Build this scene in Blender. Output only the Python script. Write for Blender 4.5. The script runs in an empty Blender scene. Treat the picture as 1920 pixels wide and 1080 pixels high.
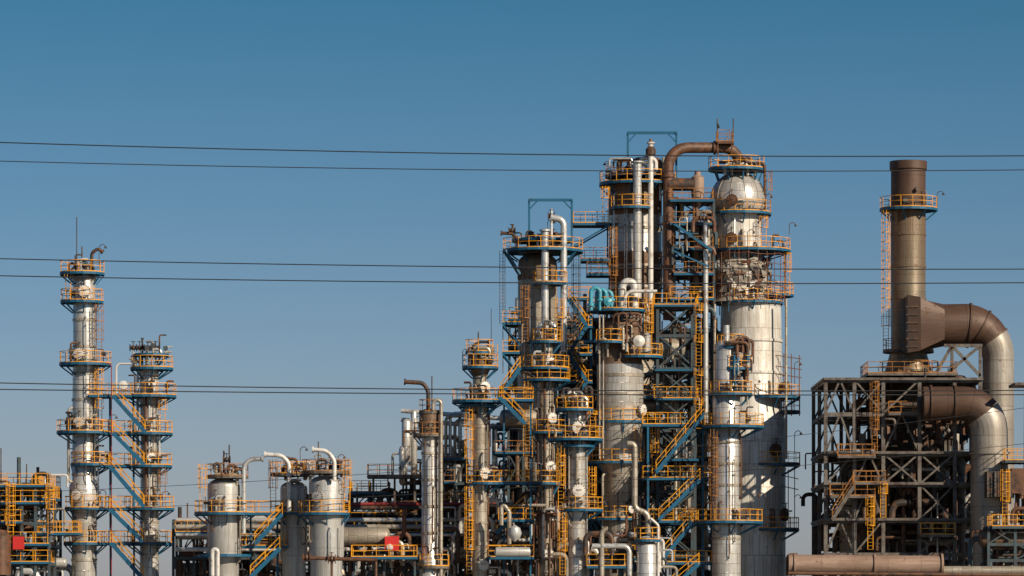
import bpy, math, random
from mathutils import Vector
R=random.Random(11)
D=400.0;K=.05;CZ=3.0;HR=1180.0
def s(y): return K*(D+y)/D
def X(px,y=0): return (px-960)*s(y)
def Z(r,y=0): return CZ+(HR-r)*s(y)
def P(px,r,y=0): return Vector((X(px,y),y,Z(r,y)))
def V(*a): return Vector(a)

# ------------------------------------------------------------------ materials
MATS={}
def nodes(name):
    m=bpy.data.materials.new(name); m.use_nodes=True
    nt=m.node_tree; b=nt.nodes['Principled BSDF']; MATS[name]=m
    return m,nt,b
def N(nt,t,**kw):
    n=nt.nodes.new(t)
    for k,v in kw.items(): setattr(n,k,v)
    return n
def mapping(nt,src,scale):
    mp=N(nt,'ShaderNodeMapping'); mp.inputs['Scale'].default_value=scale
    nt.links.new(src,mp.inputs['Vector']); return mp.outputs[0]
def noise(nt,vec,scale,detail=4,rough=.6):
    n=N(nt,'ShaderNodeTexNoise'); n.inputs['Scale'].default_value=scale
    n.inputs['Detail'].default_value=detail; n.inputs['Roughness'].default_value=rough
    nt.links.new(vec,n.inputs['Vector']); return n.outputs['Fac']
def ramp(nt,fac,stops):
    r=N(nt,'ShaderNodeValToRGB'); e=r.color_ramp.elements
    while len(e)<len(stops): e.new(.5)
    for i,(p,c) in enumerate(stops):
        e[i].position=p
        e[i].color=(c,c,c,1) if isinstance(c,(int,float)) else (*c,1)
    nt.links.new(fac,r.inputs[0]); return r.outputs[0]
def mix(nt,fac,a,b,mode='MIX'):
    m=N(nt,'ShaderNodeMix',data_type='RGBA',blend_type=mode)
    for i,v in ((0,fac),(6,a),(7,b)):
        if isinstance(v,(int,float)): m.inputs[i].default_value=v
        elif isinstance(v,tuple): m.inputs[i].default_value=(*v,1)
        else: nt.links.new(v,m.inputs[i])
    return m.outputs[2]
RUST=(.17,.065,.02); DRUST=(.045,.024,.015)
def clad(name,c1,c2,rust=.4,metal=.6,rough=.38,bw=1.6,bh=.9,seam=.03,rustcol=RUST,bump=.35,zr=None):
    m,nt,b=nodes(name)
    uv=N(nt,'ShaderNodeTexCoord').outputs['UV']; ob=N(nt,'ShaderNodeNewGeometry').outputs['Position']
    br=N(nt,'ShaderNodeTexBrick'); nt.links.new(uv,br.inputs['Vector'])
    br.inputs['Color1'].default_value=(*c1,1); br.inputs['Color2'].default_value=(*c2,1)
    br.inputs['Mortar'].default_value=(c1[0]*.35,c1[1]*.33,c1[2]*.3,1)
    br.inputs['Scale'].default_value=1; br.inputs['Mortar Size'].default_value=seam
    br.inputs['Brick Width'].default_value=bw; br.inputs['Row Height'].default_value=bh
    big=noise(nt,ob,.35,5)
    col=mix(nt,ramp(nt,big,[(.38,.0),(.68,.6)]),br.outputs['Color'],(c1[0]*.52,c1[1]*.45,c1[2]*.36))
    fr=ramp(nt,noise(nt,mapping(nt,uv,(5,.25,1)),1.0,5,.7),[(.40,0),(.66,.65)])
    col=mix(nt,fr,col,(c1[0]*.45,c1[1]*.39,c1[2]*.31))
    st=noise(nt,mapping(nt,uv,(2.2,.10,1)),1.0,6,.65)
    lo=.72-.32*rust
    sf=ramp(nt,st,[(lo,0),(lo+.14,1)])
    bl=noise(nt,ob,.55,6,.7)
    sf2=ramp(nt,bl,[(.42+.2*(1-rust),0),(.62+.15*(1-rust),1)])
    f=mix(nt,1.0,sf,sf2,'MULTIPLY')
    sp=ramp(nt,noise(nt,ob,2.6,5,.75),[(.66-.12*rust,0),(.74-.1*rust,.85)])
    f=mix(nt,1.0,f,sp,'LIGHTEN')
    if zr:
        sxyz=N(nt,'ShaderNodeSeparateXYZ'); nt.links.new(ob,sxyz.inputs[0])
        mr=N(nt,'ShaderNodeMapRange'); nt.links.new(sxyz.outputs['Z'],mr.inputs[0])
        mr.inputs[1].default_value=zr[0]; mr.inputs[2].default_value=zr[1]
        run=ramp(nt,noise(nt,mapping(nt,uv,(1.6,.06,1)),1.0,5,.6),[(.42,0),(.6,1)])
        f=mix(nt,1.0,f,mix(nt,1.0,run,mr.outputs[0],'MULTIPLY'),'LIGHTEN')
    rc=mix(nt,noise(nt,ob,3,3),tuple(c*1.5 for c in rustcol),DRUST)
    col=mix(nt,f,col,rc)
    nt.links.new(col,b.inputs['Base Color'])
    mm=N(nt,'ShaderNodeMath',operation='MULTIPLY_ADD'); nt.links.new(f,mm.inputs[0]); mm.inputs[1].default_value=-metal; mm.inputs[2].default_value=metal
    nt.links.new(mm.outputs[0],b.inputs['Metallic'])
    rr=N(nt,'ShaderNodeMath',operation='MULTIPLY_ADD'); nt.links.new(f,rr.inputs[0]); rr.inputs[1].default_value=.45; rr.inputs[2].default_value=rough
    nt.links.new(rr.outputs[0],b.inputs['Roughness'])
    bp=N(nt,'ShaderNodeBump'); bp.inputs['Strength'].default_value=bump; bp.inputs['Distance'].default_value=.15
    h=mix(nt,.5,noise(nt,mapping(nt,uv,(1.3,.5,1)),1.2,3),br.outputs['Fac'],'SUBTRACT')
    nt.links.new(h,bp.inputs['Height']); nt.links.new(bp.outputs[0],b.inputs['Normal'])
def paint(name,c,dirt=.4,rough=.5,metal=0.0,dirtcol=RUST,sc=1.3):
    m,nt,b=nodes(name)
    ob=N(nt,'ShaderNodeNewGeometry').outputs['Position']
    f=ramp(nt,noise(nt,ob,sc,6,.7),[(.62-.25*dirt,0),(.8-.25*dirt,1)])
    col=mix(nt,noise(nt,ob,.4,3),tuple(x*.75 for x in c),tuple(min(1,x*1.25) for x in c))
    col=mix(nt,f,col,dirtcol)
    nt.links.new(col,b.inputs['Base Color'])
    b.inputs['Roughness'].default_value=rough; b.inputs['Metallic'].default_value=metal
    bp=N(nt,'ShaderNodeBump'); bp.inputs['Strength'].default_value=.2; bp.inputs['Distance'].default_value=.05
    nt.links.new(noise(nt,ob,4,4),bp.inputs['Height']); nt.links.new(bp.outputs[0],b.inputs['Normal'])
clad('alu',(.82,.80,.77),(.62,.61,.59),.42,metal=.42,rough=.32)
clad('alu_bright',(.86,.83,.78),(.76,.74,.70),.38,metal=.10,rough=.4,bw=.9,bh=2.2,seam=.035)
clad('alu_old',(.58,.53,.45),(.38,.34,.28),.7,metal=.35,rough=.42)
clad('alu_rusty',(.32,.24,.17),(.17,.12,.09),1.0,metal=.3,rough=.5)
clad('alu_torn',(.85,.82,.76),(.5,.45,.40),.95,metal=.15,rough=.5,bw=.7,bh=.8,seam=.08,bump=1.0,rustcol=(.10,.05,.03))
clad('tank_silver',(.62,.62,.61),(.57,.57,.56),.28,metal=.3,rough=.4,bw=6,bh=2.6,seam=.02,bump=.15)
clad('stack_steel',(.27,.215,.15),(.22,.18,.13),.7,metal=.35,rough=.42,bw=9,bh=1.6,seam=.02,rustcol=(.15,.06,.018),bump=.1,zr=(Z(540,10),Z(392,10)))
clad('duct_tan',(.46,.42,.37),(.40,.36,.32),.5,metal=.3,rough=.45,bw=20,bh=2.2,seam=.03,bump=.1)
clad('duct_rust',(.125,.070,.046),(.095,.053,.036),.7,metal=.2,rough=.55,bw=20,bh=2.2,seam=.03,bump=.1,rustcol=(.12,.05,.025))
clad('pipe_pink',(.44,.30,.23),(.38,.26,.20),.6,metal=.1,rough=.55,bw=9,bh=3,seam=.02,bump=.1)
paint('yellow',(.82,.345,.012),.38,.45,sc=1.0)
paint('rail_rust',(.42,.17,.025),.7,.6)
paint('blue',(.010,.105,.20),.3,.5,dirtcol=(.03,.035,.04))
paint('grate',(.04,.05,.055),.5,.7)
paint('steel_grey',(.05,.08,.095),.6,.55,dirtcol=(.06,.035,.025))
paint('steel_brown',(.15,.13,.11),.7,.6,dirtcol=(.06,.035,.025))
paint('rusty_pipe',(.15,.065,.032),.6,.55,dirtcol=DRUST)
paint('dark_pipe',(.040,.032,.028),.6,.6)
paint('pipe_silver',(.66,.65,.62),.4,.33,.5)
paint('pipe_white',(.68,.65,.60),.35,.45,.1)
paint('flange_white',(.66,.62,.56),.28,.5)
paint('cyan',(.06,.33,.43),.3,.4)
paint('red',(.6,.03,.025),.1,.45)
paint('red_dull',(.28,.03,.03),.3,.5)
paint('wire',(.02,.02,.022),0,.6)
paint('scaffold',(.16,.055,.035),.5,.6)
PART={'yellow':'railing','rail_rust':'weathered_railing','blue':'platform_frame','grate':'grating','wire':'cable','flange_white':'manhole','cyan':'cyan_pipe','red':'red_panel',
 'steel_grey':'steel_frame','steel_brown':'steel_frame','scaffold':'scaffold_tubes','rusty_pipe':'rusty_pipe','dark_pipe':'dark_pipe','pipe_silver':'silver_pipe','pipe_white':'white_pipe'}

# ------------------------------------------------------------------ builder
class Obj:
    def __init__(o,name): o.name=name; o.p={}
    def g(o,mat):
        if mat not in o.p: o.p[mat]=([],[],[])
        return o.p[mat]
    def add(o,mat,vs,fs,uvs=None):
        v,f,u=o.g(mat); b=len(v); v.extend(vs)
        for i,q in enumerate(fs):
            f.append(tuple(b+k for k in q))
            u.append(uvs[i] if uvs else tuple((0,0) for _ in q))
    def beam(o,mat,a,b,w=.2,h=None):
        h=h or w; d=b-a
        if d.length<1e-5: return
        d.normalize(); up=V(0,0,1) if abs(d.z)<.95 else V(0,1,0)
        sx=d.cross(up).normalized()*w/2; sy=sx.cross(d).normalized()*h/2
        vs=[p+i*sx+j*sy for p in (a,b) for i,j in((-1,-1),(1,-1),(1,1),(-1,1))]
        o.add(mat,vs,[(0,1,2,3),(7,6,5,4),(0,4,5,1),(1,5,6,2),(2,6,7,3),(3,7,4,0)])
    def box(o,mat,x0,x1,y0,y1,z0,z1):
        vs=[V(x,y,z) for z in(z0,z1) for x,y in((x0,y0),(x1,y0),(x1,y1),(x0,y1))]
        o.add(mat,vs,[(3,2,1,0),(4,5,6,7),(0,1,5,4),(1,2,6,5),(2,3,7,6),(3,0,4,7)])
    def tube(o,mat,pts,r,n=8,bend=None,k=5,cap=True):
        pts=[Vector(p) for p in pts]
        if bend:
            out=[pts[0]]
            for i in range(1,len(pts)-1):
                a,p,c=pts[i-1],pts[i],pts[i+1]; d1=(p-a); d2=(c-p); L=min(d1.length,d2.length)
                if L<1e-4: continue
                d1.normalize(); d2.normalize(); th=d1.angle(d2)
                if th<.05: out.append(p); continue
                if th>3.0: out.append(p); continue
                t=min(bend*math.tan(th/2),L*.5 if len(pts)>3 else L*.95); w=math.cos(th/2); A=p-d1*t; B=p+d2*t
                for j in range(k+1):
                    u=j/k; a0=(1-u)**2; a1=2*u*(1-u)*w; a2=u*u
                    out.append((A*a0+p*a1+B*a2)/(a0+a1+a2))
            out.append(pts[-1]); pts=out
        q=[pts[0]]
        for p in pts[1:]:
            if (p-q[-1]).length>1e-4: q.append(p)
        pts=q
        if len(pts)<2: return
        vs=[];fs=[];uv=[];L=0;nrm=None;Ls=[]
        for i,p in enumerate(pts):
            t=(pts[min(i+1,len(pts)-1)]-pts[max(i-1,0)]).normalized()
            if nrm is None: nrm=t.orthogonal().normalized()
            nrm=(nrm-t*nrm.dot(t)).normalized(); bn=t.cross(nrm)
            rr=r[i] if isinstance(r,list) else r
            for j in range(n):
                a=2*math.pi*j/n; vs.append(p+(nrm*math.cos(a)+bn*math.sin(a))*rr)
            if i: L+=(p-pts[i-1]).length
            Ls.append(L)
        r0=r[0] if isinstance(r,list) else r
        for i in range(len(pts)-1):
            for j in range(n):
                k2=(j+1)%n
                fs.append((i*n+j,i*n+k2,(i+1)*n+k2,(i+1)*n+j))
                u0=j/n*6.283*r0;u1=(j+1)/n*6.283*r0
                uv.append(((u0,Ls[i]),(u1,Ls[i]),(u1,Ls[i+1]),(u0,Ls[i+1])))
        if cap:
            m=(len(pts)-1)*n
            fs.append(tuple(range(n))[::-1]); uv.append(tuple((0,0) for _ in range(n)))
            fs.append(tuple(m+i for i in range(n))); uv.append(tuple((0,0) for _ in range(n)))
        o.add(mat,vs,fs,uv)
    def lathe(o,mat,org,axis,prof,n=32):
        axis=axis.normalized(); a=axis.orthogonal().normalized() if abs(axis.z)<.99 else V(0,1,0); b=axis.cross(a)
        vs=[];fs=[];uv=[]
        rm=max(p[0] for p in prof); off=R.random()*20
        for r,t in prof:
            for j in range(n):
                an=2*math.pi*j/n; vs.append(org+axis*t+(a*math.cos(an)+b*math.sin(an))*max(r,.002))
        L=0
        for i in range(len(prof)-1):
            dl=math.hypot(prof[i+1][0]-prof[i][0],prof[i+1][1]-prof[i][1])
            for j in range(n):
                k=(j+1)%n; fs.append((i*n+j,i*n+k,(i+1)*n+k,(i+1)*n+j))
                u0=off+j/n*6.283*rm;u1=off+(j+1)/n*6.283*rm
                uv.append(((u0,L),(u1,L),(u1,L+dl),(u0,L+dl)))
            L+=dl
        o.add(mat,vs,fs,uv)
    def finish(o):
        mnx=min(v.x for p in o.p.values() for v in p[0]); mxx=max(v.x for p in o.p.values() for v in p[0])
        mny=min(v.y for p in o.p.values() for v in p[0]); mxy=max(v.y for p in o.p.values() for v in p[0])
        mnz=min(v.z for p in o.p.values() for v in p[0])
        org=V((mnx+mxx)/2,(mny+mxy)/2,mnz)
        e=bpy.data.objects.new(o.name,None); e.location=org; e.empty_display_size=1
        bpy.context.scene.collection.objects.link(e)
        for mat,(v,f,u) in o.p.items():
            me=bpy.data.meshes.new(PART.get(mat,'shell'))
            me.from_pydata([tuple(x-org) for x in v],[],f)
            ul=me.uv_layers.new(name='UVMap'); flat=[c for q in u for uvp in q for c in uvp]
            ul.data.foreach_set('uv',flat)
            me.polygons.foreach_set('use_smooth',[True]*len(me.polygons))
            me.set_sharp_from_angle(angle=math.radians(38))
            me.materials.append(MATS[mat]); me.update()
            c=bpy.data.objects.new(PART.get(mat,'shell'),me); c.parent=e
            bpy.context.scene.collection.objects.link(c)

# ------------------------------------------------------------------ details
def railing(o,pts,mat='yellow',h=1.1,r=.038,closed=False):
    if closed: pts=pts+[pts[0]]
    up=V(0,0,1)
    for a,b in zip(pts[:-1],pts[1:]):
        o.tube(mat,[a+up*h,b+up*h],r,4,cap=False); o.tube(mat,[a+up*h*.55,b+up*h*.55],r*.8,4,cap=False)
        o.beam(mat,a+up*.06,b+up*.06,.03,.11)
    acc=0
    for a,b in zip(pts[:-1],pts[1:]):
        L=(b-a).length
        while acc<L:
            p=a+(b-a)*(acc/L); o.tube(mat,[p,p+up*h],r,4,cap=False); acc+=1.15
        acc-=L
def lamp(o,p,h=1.6,d=1):
    o.tube('dark_pipe',[p,p+V(0,0,h),p+V(.35*d,0,h+.25),p+V(.6*d,0,h)],.035,5,bend=.25,k=3)
    o.lathe('dark_pipe',p+V(.6*d,0,h-.12),V(0,0,1),[(0,-.06),(.16,-.06),(.07,.12),(0,.14)],8)
def deck(o,poly,rail='yellow',frame='blue',th=.24,rails=True):
    n=len(poly); up=V(0,0,1)
    o.add('grate',list(poly)+[p-up*.06 for p in poly],[tuple(range(n)),tuple(range(2*n-1,n-1,-1))])
    for i in range(n):
        a,b=poly[i],poly[(i+1)%n]
        o.beam(frame,a-up*(th/2-.03),b-up*(th/2-.03),.09,th)
    if rails: railing(o,list(poly),rail,closed=True)
def disc(o,px0,px1,row,y,rail='yellow',frame='blue',n=20,shell=None,rails=True,oy=0):
    c=P((px0+px1)/2,row,y); c.y+=oy; r=(px1-px0)/2*s(y)
    poly=[c+V(math.cos(a),math.sin(a),0)*r for a in [2*math.pi*(i+.5)/n for i in range(n)]]
    deck(o,poly,rail,frame,rails=rails)
    if shell:
        cc=P(shell[0],row,y); rs=shell[1]*s(y)
        for i in range(0,n,3):
            p=poly[i]; dd=(cc-p); dd.z=0; L=dd.length; dd.normalize()
            q=p+dd*max(0,L-rs); 
            o.beam(frame,p-V(0,0,.2),V(q.x,q.y,q.z-1.1),.1,.12); o.beam(frame,p-V(0,0,.2),V(q.x,q.y,q.z-.2),.1,.16)
        for _ in range(4):
            a=R.uniform(-2.9,-.2); t=R.uniform(.5,.9); p=c+V(math.cos(a),math.sin(a),0)*r*t
            hh=R.uniform(.6,1.9); m=R.choice(('dark_pipe','rusty_pipe','pipe_silver','alu_old','dark_pipe'))
            o.tube(m,[p,p+V(0,0,hh),p+V(R.choice((-.6,.6)),.3,hh)],R.choice((.05,.08,.11)),6,bend=.2,k=3)
            if R.random()<.5: o.box(R.choice(('dark_pipe','steel_grey','alu_old')),p.x-.2,p.x+.2,p.y-.15,p.y+.15,p.z+hh*.5,p.z+hh*.5+.4)
    if R.random()<.6: lamp(o,poly[R.randrange(n)],1.5,R.choice((-1,1)))
    return poly
def rect(o,px0,px1,row,y0,y1,rail='yellow',frame='blue',rails=True,brace=0):
    ym=(y0+y1)/2; x0,x1=X(px0,ym),X(px1,ym); z=Z(row,ym)
    deck(o,[V(x0,y0,z),V(x1,y0,z),V(x1,y1,z),V(x0,y1,z)],rail,frame,rails=rails)
    k=int((x1-x0)/1.5)
    for i in range(1,k): 
        x=x0+(x1-x0)*i/k; o.beam(frame,V(x,y0,z-.16),V(x,y1,z-.16),.08,.16)
    if brace:
        xs=x0 if brace<0 else x1; xe=x1 if brace<0 else x0
        for yy in (y0,y1): o.beam(frame,V(xs,yy,z-.2),V(xe,yy,z-2.2),.14)
def ladder(o,px,r0,r1,y,mat='yellow',dy=-1,cage=True):
    x=X(px,y);z0=Z(r1,y);z1=Z(r0,y)
    for d in(-.25,.25): o.tube(mat,[V(x+d,y,z0),V(x+d,y,z1)],.04,4)
    z=z0
    while z<z1: o.tube(mat,[V(x-.25,y,z),V(x+.25,y,z)],.02,4,cap=False); z+=.33
    if cage:
        def hp(z,k): a=math.pi*k/8; return V(x+.42*math.cos(a),y+dy*(.75*math.sin(a)),z)
        z=z0+2.2
        while z<z1:
            pts=[hp(z,k) for k in range(9)]
            for a,b in zip(pts[:-1],pts[1:]): o.beam(mat,a,b,.03,.06)
            z+=.9
        for k in (0,2,4,6,8): 
            if z1>z0+2.2: o.beam(mat,hp(z0+2.2,k),hp(z1,k),.04,.03)
def stair(o,ax,ar,bx,br,y,w=1.0,rail='yellow',frame='blue'):
    a=P(ax,ar,y);b=P(bx,br,y)
    for yy in(-w/2,w/2):
        o.beam(frame,a+V(0,yy,0),b+V(0,yy,0),.08,.34)
        up=V(0,0,1)
        for h,r in((1.05,.042),(.55,.034)): o.tube(rail,[a+V(0,yy,h),b+V(0,yy,h)],r,4)
        L=(b-a).length;k=max(2,int(L/1.3))
        for i in range(k+1):
            p=a+(b-a)*(i/k)+V(0,yy,0); o.tube(rail,[p,p+up*1.05],.038,4,cap=False)
    k=int(abs(b.z-a.z)/.22)
    for i in range(1,k):
        p=a+(b-a)*(i/k); o.box('grate',p.x-.13,p.x+.13,p.y-w/2,p.y+w/2,p.z-.02,p.z+.02)
def manhole(o,cx,hw,y,px,row,r=.62,mat='flange_white',rim='alu_old'):
    ys=s(y);dx=(px-cx)*ys;Rr=hw*ys; dx=max(-Rr*.97,min(Rr*.97,dx))
    a=math.asin(dx/Rr); d=V(math.sin(a),-math.cos(a),0); c=P(cx,row,y)+d*(Rr-.15)
    r*=.9
    o.lathe(rim,c,d,[(r*.8,0),(r*.8,.42),(r*1.08,.42),(r*1.08,.54),(r*1.0,.54)],20)
    o.lathe(mat,c,d,[(r*1.0,.53),(r*1.0,.62),(r*.9,.63),(r*.6,.66),(0,.70)],20)
    o.tube('dark_pipe',[c+d*.72+V(-.25,0,.1),c+d*.85+V(0,0,.1),c+d*.72+V(.25,0,.1)],.03,4)
    o.beam('dark_pipe',c+d*.6+V(0,0,r),c+d*.6+V(0,0,r+.5),.08); o.beam('dark_pipe',c+d*.1+V(0,0,r+.5),c+d*.85+V(0,0,r+.5),.07)
    for k in range(16):
        t=k*math.pi/8; sd=d.cross(V(0,0,1)); p=c+(sd*math.cos(t)+V(0,0,1)*math.sin(t))*r*.96
        o.beam('dark_pipe',p+d*.5,p+d*.68,.06)
def goose(o,mat,pts,y,r,bend=1.2):
    o.tube(mat,[P(a,b,y) for a,b in pts],r,12,bend=bend,k=7)
    e=P(*pts[-1],y); q=P(*pts[-2],y); d=(e-q).normalized()
    o.lathe(mat,e,d,[(r*1.5,-.08),(r*1.5,.08),(0,.08)],12)
def valve(o,p,r=.14,mat='dark_pipe'):
    o.lathe(mat,p+V(-.35,0,0),V(1,0,0),[(0,0),(r*1.7,0),(r*1.7,.07),(r*.8,.1),(r*1.3,.35),(r*.8,.6),(r*1.7,.63),(r*1.7,.7),(0,.7)],10)
    o.tube(mat,[p,p+V(0,0,.55)],.05,5); o.lathe(mat,p+V(0,0,.55),V(0,0,1),[(0,0),(.22,0),(.22,.05),(0,.05)],10)
def shell(o,cx,y,segs,mat,dome=True,n=40,ds=.5):
    ys=s(y); c=V(X(cx,y),y,0)
    cur=segs[0][2] if len(segs[0])>2 else mat
    prof=[]
    if dome:
        r=segs[0][1]*ys;z=Z(segs[0][0],y)
        for k in range(9): a=math.pi/2*(1-k/8); prof.append((r*math.cos(a),z+r*ds*math.sin(a)))
    else: prof+= [(0,Z(segs[0][0],y)),(segs[0][1]*ys,Z(segs[0][0],y))]
    for i,sg in enumerate(segs[1:]+[(None,segs[-1][1])],1):
        z=0 if sg[0] is None else Z(sg[0],y)
        prof.append((sg[1]*ys,z))
        m2=sg[2] if len(sg)>2 else cur
        if m2!=cur:
            o.lathe(cur,c,V(0,0,1),prof,n); prof=[(sg[1]*ys,z)]; cur=m2
    o.lathe(cur,c,V(0,0,1),prof,n)
def bands(o,cx,y,hw,rows,mat='alu_old',h=.12,t=.06):
    for r in rows:
        rr=hw*s(y); o.lathe(mat,V(X(cx,y),y,Z(r,y)),V(0,0,1),[(rr,-h),(rr+t,-h),(rr+t,h),(rr,h)],36)
def risers(o,cx,hw,y,r0,r1,k,mats=('pipe_silver','alu_old','rusty_pipe','dark_pipe')):
    for i in range(k):
        a=R.uniform(-2.9,-.25); rr=(hw+R.uniform(4,9))*s(y)
        x=X(cx,y)+rr*math.cos(a); yy=y+rr*math.sin(a)
        ra=R.uniform(r0,r0+(r1-r0)*.5); rb=R.uniform(ra+(r1-ra)*.4,r1+5)
        rad=R.choice((.05,.07,.09,.13)); mt=R.choice(mats)
        za,zb=Z(ra,y),Z(rb,y)
        ins=V(-math.cos(a),-math.sin(a),0)*(.7)
        o.tube(mt,[V(x,yy,za)+ins,V(x,yy,za),V(x,yy,zb),V(x,yy,zb)+ins],rad,8,bend=.35,k=3)
        z=zb
        while z<za:
            o.beam('dark_pipe',V(x,yy,z)-ins*.1,V(x,yy,z)+ins,.08); z+=3.1
def frame(o,xs,ys,zs,mat,w=.3,brace=.6,xb=True):
    for x in xs:
        for y in ys: o.beam(mat,V(x,y,0),V(x,y,zs[-1]),w)
    for z in zs:
        for y in ys:
            o.beam(mat,V(xs[0],y,z-w*.3),V(xs[-1],y,z-w*.3),w*.75,w*1.1)
        for x in xs: o.beam(mat,V(x,ys[0],z-w*.31),V(x,ys[-1],z-w*.31),w*.72,w*1.05)
    zz=[0]+list(zs)
    for yi,y in enumerate(ys):
        for i in range(len(xs)-1):
            for j in range(len(zz)-1):
                if R.random()<brace:
                    t=R.random(); a,b,c,d=V(xs[i],y,zz[j]),V(xs[i+1],y,zz[j+1]),V(xs[i+1],y,zz[j]),V(xs[i],y,zz[j+1])
                    if xb or t<.35: o.beam(mat,a,b,w*.5); o.beam(mat,c,d,w*.48)
                    elif t<.7: o.beam(mat,a,b,w*.5)
                    else:
                        m=V((xs[i]+xs[i+1])/2,y,zz[j+1]); o.beam(mat,a,m,w*.5); o.beam(mat,c,m,w*.5)
def clutter(o,x0,x1,y0,y1,z0,z1,nh,nv,ne,rmax=.35,mats=None):
    mats=mats or ['pipe_silver','alu_old','alu_old','rusty_pipe','dark_pipe','dark_pipe','pipe_white','steel_grey','rusty_pipe','pipe_silver']
    for i in range(nh):
        z=R.uniform(z0,z1);y=R.uniform(y0,y1);a=R.uniform(x0,x1);b=R.uniform(x0,x1)
        if abs(a-b)<2: b=a+3
        b=min(b,x1); r=min(rmax,R.choice((.07,.1,.15,.2,rmax))); m=R.choice(mats)
        if abs(a-b)<.8: a=b-.8
        dz=R.choice((-1,1))*R.uniform(.8,3)
        if x1-x0<5: dz=-abs(dz)*.5
        pts=[V(a,y,z),V(b,y,z),V(b,y,max(.2,z+dz))]
        if R.random()<.5: pts=[V(a,y,max(.2,z-abs(dz)))]+pts
        o.tube(m,pts,r,8,bend=r*2.5,k=3)
        if R.random()<.5: valve(o,V((a+b)/2,y,z),r*1.05,R.choice(('dark_pipe','blue','rusty_pipe')))
    for i in range(nv):
        x=R.uniform(x0,x1);y=R.uniform(y0,y1);a=R.uniform(z0,z1);b=R.uniform(z0,z1)
        if b<a:a,b=b,a
        if x1-x0>5: b=max(b,a+2);b=min(b,z1+1)
        else: b=a+max(b-a,.5)
        r=min(rmax,R.choice((.07,.1,.14,.2,rmax)));m=R.choice(mats);dx=R.choice((-1,1))*R.uniform(.6,2.5)*(1 if x1-x0>5 else .4)
        o.tube(m,[V(x,y,a),V(x,y,b),V(x+dx,y,b),V(x+dx,y,b-R.uniform(.6,min(3,b-a+1)))],r,8,bend=r*2.5,k=4)
        o.lathe(m,V(x,y,a+.4),V(0,0,1),[(r,-.06),(r*1.5,-.06),(r*1.5,.06),(r,.06)],8)
    for i in range(ne):
        x=R.uniform(x0,x1);y=R.uniform(y0,y1);z=R.uniform(z0,z1);r=R.uniform(.4,.9);L=R.uniform(2,4.5)
        m=R.choice(('alu','alu_old','tank_silver','alu_rusty','alu_old'))
        pr=[(r*math.cos(t),-r*.5*math.sin(t)) for t in (1.57,1.2,.8,.4,0)]+[(r,L)]+[(r*math.cos(t),L+r*.5*math.sin(t)) for t in (.4,.8,1.2,1.57)]
        if R.random()<.6: o.lathe(m,V(x-L/2,y,z),V(1,0,0),pr,20)
        else: o.lathe(m,V(x,y,max(.5,z-L)),V(0,0,1),pr,20)
def unit(name,px0,px1,y0,y1,rows,nx,fmat='steel_grey',rail='yellow',w=.25,brace=.4,dens=1.0,deckp=.6,xb=False,dark=False):
    o=Obj(name); ym=y0
    xs=[X(px0+(px1-px0)*i/nx,ym) for i in range(nx+1)]; zs=sorted(Z(r,ym) for r in rows)
    frame(o,xs,[y0,(y0+y1)/2,y1],zs,fmat,w,brace,xb)
    for z in zs:
        i=0
        while i<nx:
            j=min(nx,i+R.randint(1,3))
            if R.random()<deckp:
                deck(o,[V(xs[i],y0-.3,z+.1),V(xs[j],y0-.3,z+.1),V(xs[j],y1,z+.1),V(xs[i],y1,z+.1)],R.choice((rail,'rail_rust')) if dark else rail,'blue' if fmat!='steel_brown' else fmat,th=.2)
            i=j
    A=(xs[-1]-xs[0])*(zs[-1]-5)/100*dens
    clutter(o,xs[0],xs[-1],y0,y1,5,zs[-1]+.8,int(9*A),int(8*A),int(2.2*A),mats=['dark_pipe','alu_old','rusty_pipe','steel_grey','dark_pipe','pipe_silver','alu_rusty'] if dark else None)  # dark units: darker material mix stands in for shadow between structures
    return o

# ================================================================== LEFT PAIR
o=Obj('distillation_column'); y=0
shell(o,158,y,[(520,21,'alu'),(650,21),(780,22.5),(900,22.5),(912,28),(940,28),(955,23.5)],'alu',ds=.35)
bands(o,158,y,21,[524,600,650]); bands(o,158,y,22.5,[700,750,800,850,890]); bands(o,158,y,23.5,[1000,1050])
sh=(158,22)
for (r,a,b) in [(512,113,195),(565,114,193),(682,112,208),(810,107,210),(870,133,210),(953,122,205),(1018,120,200)]: disc(o,a,b,r,y,'yellow',shell=sh)
for px,r in [(153,665),(153,793),(150,928),(160,548)]: manhole(o,158,22,y,px,r)
o.tube('dark_pipe',[P(144,512,y),P(144,407,y)],.05,5)
o.tube('dark_pipe',[P(154,512,y),P(154,462,y)],.07,5)
goose(o,'dark_pipe',[(172,510),(172,474),(184,466),(192,472)],y,.16,.6); lamp(o,P(186,500,y-1),1.9,1)
ladder(o,186,570,682,y-1.0,'rail_rust'); ladder(o,186,690,810,y-1); ladder(o,128,515,565,y-1)
risers(o,158,22,y,560,1060,5,('pipe_silver','alu_old','pipe_silver')); 
o.tube('red_dull',[P(200,682,y-2),P(209,682,y-2),P(209,1078,y-2)],.045,6,bend=.3)
clutter(o,X(140),X(178),-1,1,Z(512),Z(498),2,3,0,.12)
o.finish()
o=Obj('distillation_column'); y=2
shell(o,280,y,[(690,18,'alu'),(745,18),(810,16),(950,17),(960,18)],'alu',ds=.35)
sh=(280,17); bands(o,280,y,17,[760,800,845,890,930,980,1040])
for (r,a,b) in [(690,245,324),(742,228,330),(812,240,323),(873,240,322),(953,236,326),(1018,238,322),(664,252,316)]: disc(o,a,b,r,y,shell=sh,rails=(r!=664))
for px,r in [(285,718),(284,858),(283,1000)]: manhole(o,280,17,y,px,r,.5)
goose(o,'dark_pipe',[(267,690),(267,635)],y,.09)
o.tube('dark_pipe',[P(244,652,y),P(300,652,y)],.17,8); 
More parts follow.
